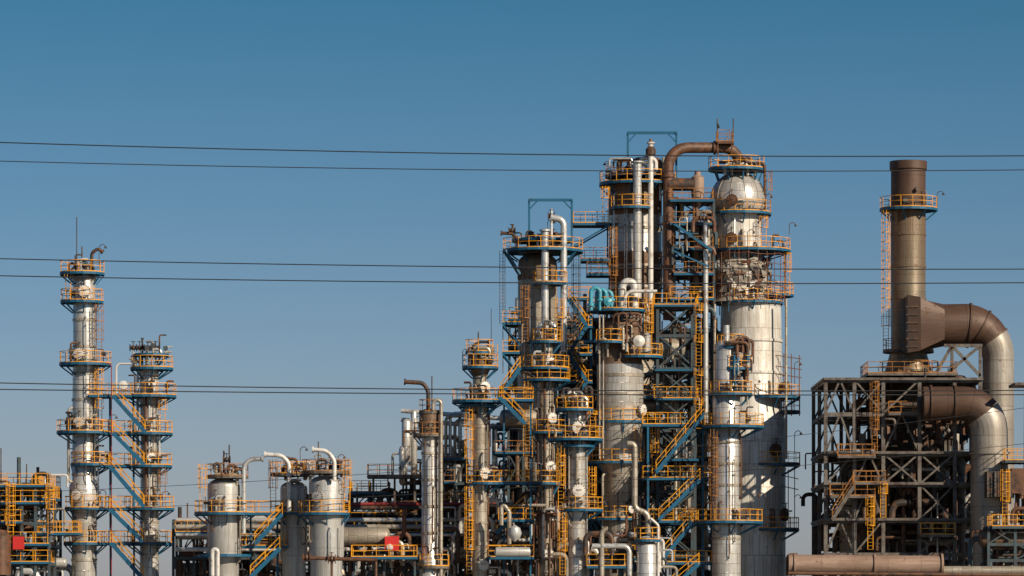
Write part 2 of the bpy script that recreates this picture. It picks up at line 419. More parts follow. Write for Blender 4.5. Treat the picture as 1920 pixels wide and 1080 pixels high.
for px in(250,262,277,292): valve(o,P(px,652,y),.2); o.tube('pipe_silver',[P(px,652,y),P(px,690,y)],.12,6)
goose(o,'pipe_silver',[(275,690),(275,655),(302,655),(302,668)],y-.6,.14,.4)
ladder(o,305,742,812,y-.9);ladder(o,305,875,950,y-.9,'rail_rust'); risers(o,280,17,y,690,1060,5)
o.finish()
o=Obj('stairway'); y=-.5
for r in (742,812,873,953,1018): rect(o,170 if r==742 else 190,246,r,y-1.2,y+1.8)
for a in [(212,742,272,810),(212,812,270,871),(205,873,270,950),(206,955,268,1016),(208,1018,268,1085)]: stair(o,*a,y-1.6)
for px in (206,250): o.beam('blue',V(X(px),1.2,0),P(px,742,1.2),.18)
o.tube('pipe_white',[P(218,742,0),P(218,682,0),P(246,682,0)],.1,6,bend=.4)
o.lathe('flange_white',P(232,722,-2),V(0,-1,0),[(.3,0),(.4,.1),(.4,.3),(0,.35)],14)
o.finish()
# ================================================================== far-left unit
o=unit('process_unit',-60,92,-6,4,[912,944,980,1022,1056],6,'steel_grey',dens=4.2,deckp=.85)
rect(o,70,150,1000,-6,-2); rect(o,60,108,935,-5,-1)
x=X(33,-7); o.box('red',X(24,-7),X(44,-7),-7,-6.3,Z(1030,-7),Z(1006,-7)); o.box('dark_pipe',X(23,-7),X(45,-7),-6.9,-6.2,Z(1006,-7),Z(1003,-7))
o.lathe('rusty_pipe',P(0,1078,-8),V(0,0,1),[(1,0),(1,3.6),(.6,4.1),(0,4.2)],24)
o.tube('dark_pipe',[P(62,935,-5),P(62,888,-5),P(90,888,-5),P(90,905,-5)],.2,10,bend=.8)
for px,rr in((2,840),(50,870),(35,900)): o.tube('dark_pipe',[P(px,935,-3),P(px,rr,-3)],.06,5)
ladder(o,95,905,1000,-6.5); ladder(o,20,905,1030,-6.5)
o.finish()
# ================================================================== drums
def drum(cx,hw,top,y,mat='tank_silver'):
    o=Obj('process_drum'); shell(o,cx,y,[(top+16,hw),(1040,hw),(1052,hw-3)],mat,ds=.55,n=48)
    o.lathe(mat,P(cx,top+6,y),V(0,0,1),[(.5,-.6),(.5,.2),(.7,.2),(.7,.35),(0,.4)],20)
    return o
o=drum(420,31,897,-8); y=-8
disc(o,388,465,893,y,'rail_rust','steel_brown',shell=None); disc(o,365,478,962,y,shell=(420,31)); disc(o,372,470,1040,y,rails=False)
o.tube('dark_pipe',[P(430,893,y),P(430,834,y)],.07,5); o.tube('dark_pipe',[P(420,893,y),P(420,845,y)],.09,5)
clutter(o,X(400,y),X(445,y),y-1,y+1,Z(893,y),Z(868,y),4,6,0,.16); valve(o,P(425,862,y),.2)
goose(o,'pipe_silver',[(457,1000),(457,862),(492,860)],y-1,.21,1.0); manhole(o,420,31,y,408,940,.55,'tank_silver')
ladder(o,380,870,960,y-1); risers(o,420,31,y,920,1060,3); o.finish()
o=drum(551,25.5,900,-6); y=-6
disc(o,508,590,889,y,'yellow','steel_brown'); disc(o,515,600,962,y,shell=(551,26))
goose(o,'pipe_white',[(542,960),(542,868),(528,854),(497,852)],y-3,.2,1.0)
clutter(o,X(530,y),X(575,y),y-1,y+1,Z(889,y),Z(864,y),4,6,0,.14); ladder(o,512,862,960,y-1.5,'rail_rust'); lamp(o,P(563,886,y),2.2,1); risers(o,551,26,y,920,1060,3); o.finish()
o=drum(612,33,893,-10); y=-10
disc(o,566,657,885,y,'rail_rust','steel_brown'); disc(o,560,655,962,y,shell=(612,33))
goose(o,'pipe_white',[(627,900),(627,862),(612,845),(587,843)],y-2,.2,1.0); manhole(o,612,33,y,600,932,.6,'tank_silver')
clutter(o,X(590,y),X(640,y),y-1,y+1,Z(885,y),Z(860,y),5,6,0,.14); o.tube('dark_pipe',[P(597,885,y),P(597,828,y)],.06,5)
ladder(o,651,862,960,y-1); risers(o,612,33,y,920,1060,3); o.finish()
o=Obj('stairway'); y=-7
rect(o,440,530,962,y-1,y+1.5); stair(o,530,964,478,1020,y-2); rect(o,440,540,1024,y-1,y+1.5); stair(o,525,1028,470,1082,y-2)
for px in(470,520): o.beam('blue',V(X(px,y),y+1,0),P(px,962,y+1),.18)
o.finish()
o=unit('pipe_rack',325,790,4,12,[975,1000,1045],12,'steel_grey',dens=3.6,deckp=.55,dark=True)
for k,(r,m,rad) in enumerate([(945,'red_dull',.16),(952,'dark_pipe',.2),(975,'pipe_silver',.22),(988,'alu_old',.25),(1003,'pipe_silver',.15),(1030,'pipe_white',.2)]):
    o.tube(m,[P(640 if k<2 else 330,r,3-k*.3),P(1010,r,3-k*.3)],rad,10)
o.finish()
unit('process_structure',655,800,8,16,[925,960,1005,1045],4,'steel_grey',dens=3,dark=True,deckp=.4).finish()
o=Obj('access_platform'); y=-6
rect(o,660,782,1045,y-1.5,y+1.5); rect(o,330,388,998,y+8,y+9.5)
for px in(664,720,778): o.beam('steel_grey',V(X(px,y),y,0),P(px,1045,y),.2)
o.box('red',X(722,y),X(748,y),y-.8,y+.5,Z(1034,y),Z(1006,y)); o.lathe('flange_white',P(731,1026,y-.8),V(0,-1,0),[(.3,0),(.3,.12),(0,.2)],16)
o.tube('rusty_pipe',[P(570,1046,-14),P(708,1050,-14)],.17,10); valve(o,P(622,1048,-14),.25,'rusty_pipe');valve(o,P(575,1046,-14),.25,'rusty_pipe')
o.tube('rusty_pipe',[P(622,1048,-14),V(X(622,-14),-14,0)],.12,8); o.tube('rusty_pipe',[P(705,1050,-14),V(X(705,-14),-14,0)],.12,8)
o.tube('pipe_white',[P(398,1080,-12),P(398,1030,-12),P(408,1030,-12),P(408,1080,-12)],.2,10,bend=.45)
clutter(o,X(655,-4),X(785,-4),-5,0,5,Z(985,-4),14,14,1,.22)
o.finish()
o=Obj('access_platform'); y=6
rect(o,690,782,893,y-1,y+2,'rail_rust','steel_brown'); rect(o,700,782,962,y-1,y+2,'rail_rust','steel_brown')
for px in(700,740,778): o.beam('steel_brown',V(X(px,y),y,0),P(px,893,y),.2)
o.finish()
# ================================================================== D slim column
o=Obj('stripper_column'); y=-5
shell(o,806,y,[(776,20,'alu_rusty'),(812,20),(820,15.5,'alu'),(1040,15.5),(1050,20)],'alu')
for r,a,b in[(815,775,831),(1062,786,842)]: disc(o,a,b,r,y,'rail_rust' if r==815 else 'yellow','steel_brown',shell=(806,15))
disc(o,786,828,772,y,'rail_rust','steel_brown'); bands(o,806,y,15.5,[850,900,950,1000])
goose(o,'dark_pipe',[(803,775),(803,735),(795,718),(759,716)],y,.2,1.0); o.tube('dark_pipe',[P(810,770,y),P(810,705,y)],.06,5)
o.tube('alu_old',[P(812,770,y-1),P(812,750,y-1),P(827,750,y-1),V(X(827,y),y-1,0)],.17,10,bend=.5)
risers(o,806,16,y,780,1060,4); o.finish()
o=Obj('heat_exchanger_stack'); y=8
for px,r0,r1,hw in((762,790,862,9),(776,772,890,6),(756,840,905,8)):
    o.lathe('alu',P(px,r1,y),V(0,0,1),[(0,-.3),(hw*.03,-.25),(hw*.05,0),(hw*.05,(r1-r0)*.05),(hw*.03,(r1-r0)*.05+.25),(0,(r1-r0)*.05+.35)],20)
    o.beam('steel_grey',V(X(px,y),y,0),P(px,r1,y),.2)
for i,(a,b,c) in enumerate([(836,780,1080),(844,775,1080),(853,788,1080),(862,770,1080)]): o.tube(R.choice(('pipe_silver','alu_old')),[P(a+25,b,y+i*.3),P(a,b,y+i*.3),V(X(a,y),y+i*.3,0)],.16,8,bend=.5)
for r in(770,787,862): o.tube('pipe_silver',[P(752,r,y+1),P(985,r+18,y+1)],.22,10)
disc(o,760,790,905,y,'rail_rust','steel_brown')
clutter(o,X(756,y),X(870,y),y-1,y+5,Z(1010,y),Z(800,y),18,20,2,.25,['pipe_silver','dark_pipe','alu_old','rusty_pipe','dark_pipe'])
o.finish()
unit('process_structure',830,875,4,10,[860,905,950,1000,1045],2,'steel_grey',dens=4,dark=True,rail='yellow').finish()
# ================================================================== E
o=Obj('stripper_column'); y=-4
shell(o,900,y,[(668,18,'alu_rusty'),(695,18),(705,13.5,'alu_old'),(1060,13.5)],'alu_old')
for r,a,b in[(688,867,934),(752,848,945),(760,860,930),(905,878,942)]: disc(o,a,b,r,y,shell=(900,14),rails=(r!=760))
disc(o,873,925,660,y,'yellow')
o.tube('dark_pipe',[P(897,660,y),P(897,622,y)],.07,5); goose(o,'dark_pipe',[(886,668),(886,648),(900,641),(916,641)],y,.13,.5)
clutter(o,X(880,y),X(918,y),y-1,y+1,Z(690,y),Z(650,y),6,6,0,.16)
for px,r in((906,727),(906,888),(904,1060)): manhole(o,900,14,y,px,r,.6)
ladder(o,880,762,905,y-1);ladder(o,880,912,1075,y-1);ladder(o,928,645,688,y-1); risers(o,900,14,y,700,1060,5)
rect(o,936,985,905,y-1,y+2); o.tube('rusty_pipe',[P(915,762,y),P(915,1080,y)],.1,6)
bands(o,900,y,13.5,[800,840,940,980,1020])
o.finish()
o=Obj('stairway'); y=-4
stair(o,936,745,985,795,y-2); rect(o,940,1000,750,y-.5,y+2.5); stair(o,940,740,975,690,y+1); stair(o,930,1000,985,950,y+1)
for px in(945,995): o.beam('blue',V(X(px,y),y+2,0),P(px,750,y+2),.16)
o.finish()
# ================================================================== G back column left-centre
o=Obj('distillation_column'); y=8
shell(o,1008,y,[(492,36,'alu_rusty'),(520,38),(526,37,'alu_old'),(1000,37)],'alu_old')
disc(o,943,1093,470,y,'yellow','blue',shell=(1008,38),n=24); disc(o,960,1075,450,y,'rail_rust','blue',rails=False)
for a,b in((948,975),(1080,1048)): 
    for yy in(-2,0,2): o.beam('blue',P(a,472,y)+V(0,yy,0),P(b,516,y)+V(0,yy*.7,0),.2)
disc(o,999,1064,531,y-2.5,'yellow'); disc(o,985,1060,640,y-1,shell=(1008,38))
for r in(607,662): rect(o,943,976,r,y-2,y+1.5,brace=-1)
goose(o,'pipe_silver',[(1022,640),(1022,432)],y-3.2,.36); goose(o,'pipe_silver',[(1057,660),(1057,412),(1034,408)],y-3,.32,.7)
goose(o,'dark_pipe',[(975,455),(962,438),(940,437)],y,.16,.6); o.tube('dark_pipe',[P(962,450,y),P(962,420,y)],.08,5); valve(o,P(960,432,y),.2)
o.tube('pipe_silver',[P(1034,460,y-1),P(1034,392,y-1)],.13,8); valve(o,P(1034,405,y-1),.25)
clutter(o,X(965,y),X(1060,y),y-2,y+2,Z(468,y),Z(438,y),8,12,0,.2)
bands(o,1008,y,37,[560,600,650,700]); ladder(o,942,470,607,y-1,'dark_pipe',cage=False); o.tube('dark_pipe',[P(943,470,y-1.5),P(943,700,y-1.5)],.05,4)
ladder(o,985,535,640,y-3,'rail_rust'); ladder(o,1080,480,700,y,'steel_grey'); risers(o,1008,38,y,520,760,6)
o.tube('dark_pipe',[P(921,640,y),P(921,578,y)],.04,4)
o.finish()
def gantry(x0,x1,top,bot,y):
    o=Obj('lifting_gantry')
    for yy in(y-1,y+1):
        for px in(x0,x1): o.beam('blue',P(px,bot,yy),P(px,top,yy),.2)
        for a,b in((x0,1),(x1,-1)): o.beam('blue',P(a,top+18,yy),P(a+b*16,top+1,yy),.12)
    for px in(x0,x1): o.beam('blue',P(px,top+1,y-1.3),P(px,top+1,y+1.3),.2)
    o.beam('blue',P(x0-1,top,y-1),P(x1+1,top,y-1),.18,.26); o.beam('blue',P(x0-1,top,y+1),P(x1+1,top,y+1),.18,.26)
    o.finish()
gantry(992,1072,375,470,8)
# zig-zag access stair between the two tall columns
o=Obj('stairway'); y=9
rows=[560,612,664,716,768]
for i,r in enumerate(rows[:-1]):
    a,b=(1066,1100) if i%2==0 else (1100,1066)
    stair(o,a,r,b,rows[i+1],y-.4,.9)
for r in rows: rect(o,1058,1110,r,y+.2,y+2)
for px in(1060,1108): o.beam('blue',V(X(px,y),y+1,0),P(px,545,y+1),.2)
o.finish()
# ================================================================== F
o=Obj('stripper_column'); y=0
shell(o,1023,y,[(640,13,'alu_old'),(690,15),(1050,15)],'alu_old')
for r,a,b in[(640,998,1052),(690,975,1067),(712,980,1069),(810,990,1060),(905,985,1050)]: disc(o,a,b,r,y,shell=(1023,15))
for px,r in((1029,682),(1031,785),(1029,876),(1031,966),(1026,1040)): manhole(o,1023,15,y,px,r,.6)
risers(o,1023,15,y,600,1060,6); ladder(o,990,715,900,y-1); ladder(o,1050,560,640,y-1)
bands(o,1023,y,15,[730,760,840,930,1000]); o.tube('pipe_silver',[P(1012,640,y),P(1012,605,y),P(1040,605,y),P(1040,640,y)],.25,10,bend=.6); o.finish()
# ================================================================== H big back column
o=Obj('distillation_column'); y=14
shell(o,1191,y,[(352,50,'alu_rusty'),(402,50),(405,49,'alu'),(470,49),(475,50,'alu_rusty'),(545,50),(570,48,'alu_old')],'alu_old')
disc(o,1124,1270,345,y,'yellow','blue',shell=(1191,50),n=26); disc(o,1135,1255,330,y,'rail_rust','blue'); 
disc(o,1146,1224,389,y-2.6,'yellow'); rect(o,1075,1142,421,y-2,y+1,brace=1); rect(o,1090,1142,488,y-2,y+1,'rail_rust')
rect(o,1100,1142,515,y-2,y+1,'rail_rust')
goose(o,'alu',[(1195,560),(1195,304)],y-3.6,.42); goose(o,'pipe_white',[(1220,570),(1220,268)],y-3.4,.26); 
o.lathe('rusty_pipe',P(1220,292,y-3.4),V(0,0,1),[(.3,0),(.5,.1),(.5,.6),(.25,.9),(.15,1.6),(0,1.6)],14)
goose(o,'rusty_pipe',[(1172,345),(1172,312),(1180,312)],y-2,.12,.3)
clutter(o,X(1145,y),X(1250,y),y-3,y+2,Z(345,y),Z(322,y),8,10,0,.2); risers(o,1191,50,y,360,560,7)
bands(o,1191,y,50,[430,500,540]); ladder(o,1135,350,415,y-2.6);ladder(o,1150,425,560,y-3.4,'rail_rust'); lamp(o,P(1145,345,y-2),2,-1)
o.finish(); gantry(1177,1268,249,345,14)
# ================================================================== I front-middle column
o=Obj('distillation_column'); y=2
shell(o,1163,y,[(612,38,'alu_rusty'),(680,41),(684,43.5,'alu'),(800,43.5),(812,40),(872,40,'alu_old'),(885,34),(960,34),(1000,32)],'alu')
for r,a,b in[(582,1101,1213),(790,1112,1210),(866,1103,1208),(972,1108,1200)]: disc(o,a,b,r,y,shell=(1163,42))
disc(o,1118,1168,640,y-2.4); disc(o,1160,1242,668,y-1); disc(o,1094,1165,640,y,rails=False)
for i,px in enumerate((1108,1119,1130)):
    yy=y-2.2+i*.5
    o.tube('cyan',[P(px,582,yy),P(px,540+i*3,yy),P(px+17,540+i*3,yy),P(px+17,582,yy)],.19,12,bend=.42,k=6)
    o.lathe('cyan',P(px,572,yy),V(0,0,1),[(.19,-.1),(.32,-.1),(.32,.1),(.19,.1)],14)
    o.lathe('cyan',P(px+17,562,yy),V(0,0,1),[(.19,-.1),(.32,-.1),(.32,.1),(.19,.1)],14)
o.lathe('cyan',P(1140,566,y-2.4),V(0,-1,0),[(.4,0),(.4,.25),(0,.4)],16)
o.tube('pipe_white',[P(1167,582,y-1),P(1167,528,y-1),P(1190,528,y-1),P(1190,582,y-1)],.36,14,bend=.57,k=8)
o.tube('pipe_white',[P(1172,582,y-2.2),P(1172,546,y-2.2),P(1232,546,y-2.2)],.16,12,bend=.7)
o.lathe('flange_white',P(1198,640,y-2.6),V(0,-1,0),[(.55,0),(.55,.5),(0,.75)],20); manhole(o,1163,43,y,1198,770,.62)
o.lathe('alu',P(1212,660,y-1),V(0,0,1),[(0,-.3),(.4,0),(.4,1.6),(0,2)],16)
clutter(o,X(1145,y),X(1212,y),y-1,y+1.5,Z(582,y),Z(560,y),5,6,0,.16); risers(o,1163,36,y,870,1060,7)
for px in(1124,1131): o.tube('alu_old',[P(px,590,y-2.2),P(px,860,y-2.2)],.08,8)
clutter(o,X(1122,y),X(1200,y),y-3,y-2.2,Z(670,y),Z(590,y),7,7,0,.14,['dark_pipe','rusty_pipe','alu_old'])
bands(o,1163,y,43.5,[705,740,765]); ladder(o,1196,800,866,y-2.4); ladder(o,1110,875,972,y-2); ladder(o,1217,560,668,y-1); manhole(o,1163,34,y,1180,955,.5)
o.finish()
# ================================================================== J
o=Obj('stripper_column'); y=-8
shell(o,1082,y,[(770,15,'alu'),(828,17),(1050,16)],'alu')
for r,a,b in[(767,1042,1112),(823,1028,1130),(955,1052,1130),(835,1040,1115)]: disc(o,a,b,r,y,shell=(1082,16),rails=(r!=835))
for px,r in((1084,803),(1084,921),(1084,1032)): manhole(o,1082,16,y,px,r,.68)
ladder(o,1052,830,955,y-1,'yellow'); ladder(o,1112,770,822,y-1); ladder(o,1055,960,1078,y-1); risers(o,1082,16,y,760,1060,4)
clutter(o,X(1062,y),X(1100,y),y-1,y+1,Z(767,y),Z(734,y),5,6,0,.14); bands(o,1082,y,16.5,[860,890,980,1010]); o.finish()
# ================================================================== K lattice tower + stairs
o=Obj('steel_lattice_tower'); y0,y1=4,10
xs=[X(1233,4),X(1267,4),X(1303,4)]
frame(o,[xs[0],xs[2]],[y0,y1],sorted(Z(r,4) for r in(568,628,690,745,800,860,920,980,1040)),'steel_grey',.28,1.0)
for r in(568,690,745,860,980):
    deck(o,[V(xs[0]-.3,y0-.4,Z(r)+.1),V(xs[2]+.3,y0-.4,Z(r)+.1),V(xs[2]+.3,y1,Z(r)+.1),V(xs[0]-.3,y1,Z(r)+.1)],'yellow','blue',th=.2,rails=(r in(568,745,980)))
for i,r in enumerate((568,628,690,745)): ladder(o,1310,r,r+58,4-.6)
clutter(o,xs[0],xs[2],5,9,12,Z(600),12,18,2,.25,['steel_grey','alu_old','dark_pipe','rusty_pipe'])
o.finish()
o=Obj('stairway'); y=-2
rect(o,1205,1330,797,y-1,y+2); stair(o,1322,775,1230,885,y-1.8); rect(o,1205,1358,897,y-1,y+2)
stair(o,1312,900,1235,975,y-1.8); rect(o,1215,1325,977,y-1,y+2); stair(o,1300,980,1240,1050,y-1.8); rect(o,1240,1362,1055,y-1.5,y+2); stair(o,1310,1058,1250,1110,y-1.8)
for px in(1215,1318): 
    for yy in(y-.9,y+1.9): o.beam('blue',V(X(px,y),yy,0),P(px,797,yy),.2)
for px in(1350,): o.beam('blue',V(X(px,y),y+1,0),P(px,897,y+1),.2)
o.beam('blue',P(1325,800,y),P(1225,893,y),.16); o.beam('blue',P(1225,980,y),P(1318,897,y),.16); ladder(o,1228,800,893,y+1)
o.finish()
# ================================================================== M main column
o=Obj('fractionator_tower'); y=14; cx=1384
zc=P(cx,376,y); rr=53*s(y)
prof=[(rr*math.cos(t),rr*math.sin(t)) for t in [math.pi/2*(1-k/12) for k in range(13)]]+[(rr,-.6),(44*s(y),-1.5)]
o.lathe('alu',zc,V(0,0,1),prof,56)
for k in range(12):
    a=math.pi/6*k+.2; pts=[zc+V(math.cos(a)*math.cos(t),math.sin(a)*math.cos(t),math.sin(t))*(rr+.02) for t in [i*math.pi/20 for i in range(10)]]
    o.tube('alu_old',pts,.035,4,cap=False)
c0=V(X(cx,y),y,0)
def zr(r): return Z(r,y)
q=s(y)
o.lathe('alu_bright',c0,V(0,0,1),[(44*q,zr(404)),(43*q,zr(466)),(43*q,zr(474))],48)
o.lathe('alu_torn',c0,V(0,0,1),[(43*q,zr(472)),(54*q,zr(488)),(57*q,zr(510)),(56*q,zr(535)),(52*q,zr(548)),(58*q,zr(568))],48)
c3=V(X(1408,y),y,0)
o.lathe('alu_bright',c3,V(0,0,1),[(20*q,zr(562)),(56*q,zr(570)),(57*q,zr(600)),(59*q,zr(770)),(65*q,zr(790)),(65*q,0)],64)
for i in range(90):
    a=R.uniform(-3.1,.1); z=zr(R.uniform(482,552)); r=57*q+R.uniform(0,.2); p=V(c0.x+r*math.cos(a),y+r*math.sin(a),z); t=V(-math.sin(a),math.cos(a),0); w=R.uniform(.15,.55);h=R.uniform(.12,.5)
    n=V(math.cos(a),math.sin(a),0)
    m=R.choice(('alu_bright','alu_bright','flange_white','alu_bright','dark_pipe','rusty_pipe'))
    o.add(m,[p-t*w-V(0,0,h)+n*R.uniform(0,.4),p+t*w-V(0,0,h*R.uniform(.5,1.2)),p+t*w*.8+V(0,0,h)+n*R.uniform(0,.4),p-t*w+V(0,0,h*.8)],[(0,1,2,3)])
disc(o,1328,1433,317,y,'yellow','blue',n=22); 
for a in range(0,360,40):
    ca,sa=math.cos(math.radians(a)),math.sin(math.radians(a)); o.beam('blue',V(c0.x+2.4*ca,y+2.4*sa,zr(318)),V(c0.x+1.9*ca,y+1.9*sa,zr(345)),.14)
for r,a,b,h in[(400,1325,1446,44),(470,1333,1482,44),(567,1338,1468,57)]: disc(o,a,b,r,y,shell=(cx,h),n=24)
disc(o,1392,1488,553,y+1); 
for r,a,b in[(744,1395,1500),(870,1395,1500),(992,1395,1498)]:
    disc(o,a,b,r,y-1,shell=(1408,60))
disc(o,1440,1500,772,y,rails=True)
for px,r in((1371,381),(1371,451)): manhole(o,cx,45 if r>400 else 53,y,px,r,.6,'rusty_pipe','rusty_pipe')
for px,r in((1447,846),(1464,966),(1466,728)): manhole(o,1408,64,y,px,r,.68,'rusty_pipe','rusty_pipe')
for k in range(15):
    a=math.radians(180+k*14-8); rd=74*q; x,yy=c0.x+.8+rd*math.cos(a),y+rd*math.sin(a)
    o.tube('scaffold',[V(x,yy,zr(575)),V(x,yy,zr(R.uniform(462,480)))],.035,5)
for r in(480,498,520,540,560):
    pts=[V(c0.x+.8+74*q*math.cos(math.radians(a)),y+74*q*math.sin(math.radians(a)),zr(r+R.uniform(-2,2))) for a in range(170,375,14)]
    for a,b in zip(pts[:-1],pts[1:]): o.tube('scaffold',[a+(a-b)*.1,b+(b-a)*.1],.035,5)
for px in(1470,1484,1499): o.tube('scaffold',[P(px,780,y-2),P(px,655+R.uniform(0,12),y-2)],.05,5)
for r in(670,690,705): o.tube('scaffold',[P(1455,r-4,y-2),P(1503,r+3,y-2)],.045,5)
for px in(1478,1490): o.tube('scaffold',[P(px,990,y-2),P(px,880,y-2)],.045,5)
for r in(895,915): o.tube('scaffold',[P(1465,r-4,y-2),P(1497,r+3,y-2)],.045,5)
for px in(1345,1375): o.tube('dark_pipe',[P(px,290,y),P(px,222,y)],.06,5)
lamp(o,P(1480,440,y),1,1)
o.tube('dark_pipe',[P(1345,232,y),P(1348,240,y)],.12,5)
o.tube('rusty_pipe',[P(1253,600,y-3),P(1253,277,y-3),P(1386,277,y-1),P(1386,340,y-.5)],.52,18,bend=2.0,k=10)
for px,r in((1253,330),(1253,420),(1253,500)): o.lathe('rusty_pipe',P(px,r,y-3),V(0,0,1),[(.52,-.12),(.68,-.12),(.68,.12),(.52,.12)],18)
o.lathe('rusty_pipe',P(1340,277,y-1.8),V(1,0,0),[(.52,-.12),(.68,-.12),(.68,.12),(.52,.12)],18)
for px in(1346,1372):
    for yy in(-2.5,.0): o.beam('rusty_pipe',P(px,290,y+yy),P(px,248,y+yy),.12)
rect(o,1344,1374,268,y-2.6,y,'rail_rust','rusty_pipe')
o.tube('rusty_pipe',[P(1418,317,y-1),P(1418,306,y-1),P(1434,306,y-1),P(1434,402,y-1)],.14,8,bend=.4)
o.tube('dark_pipe',[P(1253,346,y-3),P(1300,346,y-3)],.62,16); 
o.lathe('pipe_pink',P(1308,366,y-3),V(0,0,1),[(.25,-1.2),(.62,0),(.62,1.7),(.3,1.95),(.3,2.3),(.0,2.3)],20)
o.tube('alu_rusty',[P(1305,380,y-3),P(1305,575,y-3)],.32,12); o.tube('pipe_silver',[P(1323,800,y-4),P(1323,408,y-4)],.26,12)
o.lathe('pipe_silver',P(1323,408,y-4),V(0,0,1),[(.26,0),(.2,.15),(0,.2)],12)
clutter(o,X(1345,y),X(1415,y),y-2,y+1,zr(317),zr(300),6,7,0,.14)
ladder(o,1440,320,400,y-1,'rail_rust'); ladder(o,1432,405,470,y-2); ladder(o,1476,475,553,y-1); risers(o,cx,44,y,405,560,5); 
for px,r0,r1 in((1340,570,1070),(1474,560,860)): o.tube('alu_old',[P(px,r0,y-3.4),P(px,r1,y-3.4)],.12,8)
bands(o,1408,y,59,[640,700],'alu_bright'); bands(o,1408,y,65,[795,880,1000],'alu_bright')
for r in(720,850,970): lamp(o,P(1490,r,y-2),2,1)
o.finish()
o=Obj('pipe_support_structure'); y0,y1=15,20
xs=[X(1262,15),X(1335,15)]
frame(o,xs,[11,16],sorted(Z(r,12) for r in(375,420,465,515,560,620)),'steel_grey',.24,.7)
for r in(378,422,468,515,562):
    rect(o,R.choice((1255,1262)),1336,r,10,14,R.choice(('yellow','rail_rust')))
clutter(o,X(1258,14),X(1335,14),9,15,Z(600,14),Z(370,14),26,22,0,.2,['rusty_pipe','dark_pipe','steel_grey','alu_old','dark_pipe'])
o.beam('blue',P(1265,420,9),P(1335,470,9),.25); o.beam('blue',P(1262,470,9),P(1330,500,9),.16)
o.finish()
# ================================================================== N
o=Obj('distillation_column'); y=-4
shell(o,1362,y,[(648,22,'alu'),(735,22),(742,26,'alu'),(1050,27)],'alu')
for r,a,b in[(738,1328,1410),(799,1318,1432),(978,1304,1430)]: disc(o,a,b,r,y,shell=(1365,26))
disc(o,1345,1395,650,y); disc(o,1352,1410,690,y)
o.tube('pipe_silver',[P(1362,640,y),P(1362,610,y)],.3,10); clutter(o,X(1342,y),X(1400,y),y-2,y+1,Z(735,y),Z(630,y),12,12,0,.16,['alu_old','rusty_pipe','blue','dark_pipe'])
risers(o,1363,26,y,740,1060,3); bands(o,1362,y,26.5,[830,870,910,1010]); ladder(o,1338,805,975,y-1.6,'rail_rust')
for px in(1412,1422): lamp(o,P(px,968,y-1),2,1)
o.finish()
# ================================================================== back process block
def back(px0,px1,rows,y0,y1,nx,dens): unit('process_structure',px0,px1,y0,y1,rows,nx,'steel_grey',dens=dens,brace=.5,dark=True).finish()
back(955,1140,[600,650,700,755,810,860,910,965,1020],16,24,5,3.2)
back(1050,1120,[640,700,755,810,870,930,990],12,16,2,2.4)
back(1100,1345,[620,680,740,800,860,915,970,1030],19,27,7,2.8)
back(925,1010,[800,850,905,955,1010],6,11,3,3.4)
back(1200,1240,[700,745,800,860,920,980,1040],5,12,1,4)
o=Obj('pipework'); y=-10
o.tube('alu_old',[P(1176,832,y),P(1190,832,y),P(1190,955,y),P(1215,962,y),P(1215,1000,y)],.27,12,bend=.7)
o.lathe('alu',V(X(1213,y),y,0),V(0,0,1),[(.95,0),(.95,Z(1025,y)),(.8,Z(1019,y)),(.5,Z(1014,y)),(0,Z(1012,y))],28); disc(o,1190,1238,1012,y)
o.tube('alu_old',[P(1128,1080,y),P(1128,992,y),P(1140,992,y)],.25,12,bend=.5); o.tube('pipe_silver',[P(1110,1024,y),P(1180,1024,y),P(1180,1080,y)],.25,12,bend=.6)
o.tube('pipe_white',[P(1220,972,y-.5),P(1234,985,y-.5),V(X(1234,y),y-.5,0)],.13,8,bend=.4)
rect(o,1100,1185,1062,y,y+3); rect(o,1120,1190,1045,y+3,y+5); clutter(o,X(1095,y),X(1240,y),y,y+4,6,Z(1000,y),16,16,2,.25)
o.lathe('tank_silver',P(930,1035,y),V(1,0,0),[(0,-.2),(.4,-.05),(.45,0),(.45,3),(.4,3.1),(0,3.2)],20)
o.lathe('tank_silver',P(965,1000,y),V(0,0,1),[(0,-.8),(.5,-.4),(.65,0),(.5,.5),(0,.8)],20)
o.tube('alu_old',[P(940,985,y+3),P(940,940,y+3),P(955,960,y+3),P(955,1020,y+3)],.2,10,bend=.5)
clutter(o,X(830,y),X(1060,y),y+8,y+13,6,Z(930,y),48,44,3,.22); rect(o,915,1000,1045,y+3,y+6); rect(o,935,1000,975,y+5,y+8)
o.finish()
# ================================================================== STACK
o=Obj('smokestack'); y=10; q=s(y); cx=1703
c=V(X(cx,y),y,0)
o.lathe('duct_rust',c,V(0,0,1),[(28*q,Z(310,y)),(28*q,Z(303,y)),(35*q,Z(303,y)),(35*q,Z(318,y)),(32.5*q,Z(320,y)),(32.5*q,Z(392,y))],48)
o.lathe('dark_pipe',c,V(0,0,1),[(0,Z(309,y)),(28*q,Z(309,y))],32)
o.lathe('stack_steel',c,V(0,0,1),[(32.5*q,Z(392,y)),(32.5*q,Z(655,y)),(45*q,Z(700,y)),(45*q,Z(760,y))],48)
o.lathe('duct_rust',c,V(0,0,1),[(45*q,Z(760,y)),(52*q,Z(800,y)),(52*q,0)],40)
disc(o,1650,1757,392,y,shell=(cx,32),n=22); disc(o,1656,1750,658,y,'rail_rust','steel_brown'); disc(o,1650,1760,700,y,'rail_rust','steel_brown')
ladder(o,1661,395,655,y-1.2); bands(o,cx,y,32.5,[440,500,560],'stack_steel')
o.lathe('dark_pipe',P(1715,358,y)+V(0,-32*q,0),V(.3,-1,0),[(.2,-.3),(.2,.3),(0,.3)],10)
o.finish()
o=Obj('flue_duct'); y=6
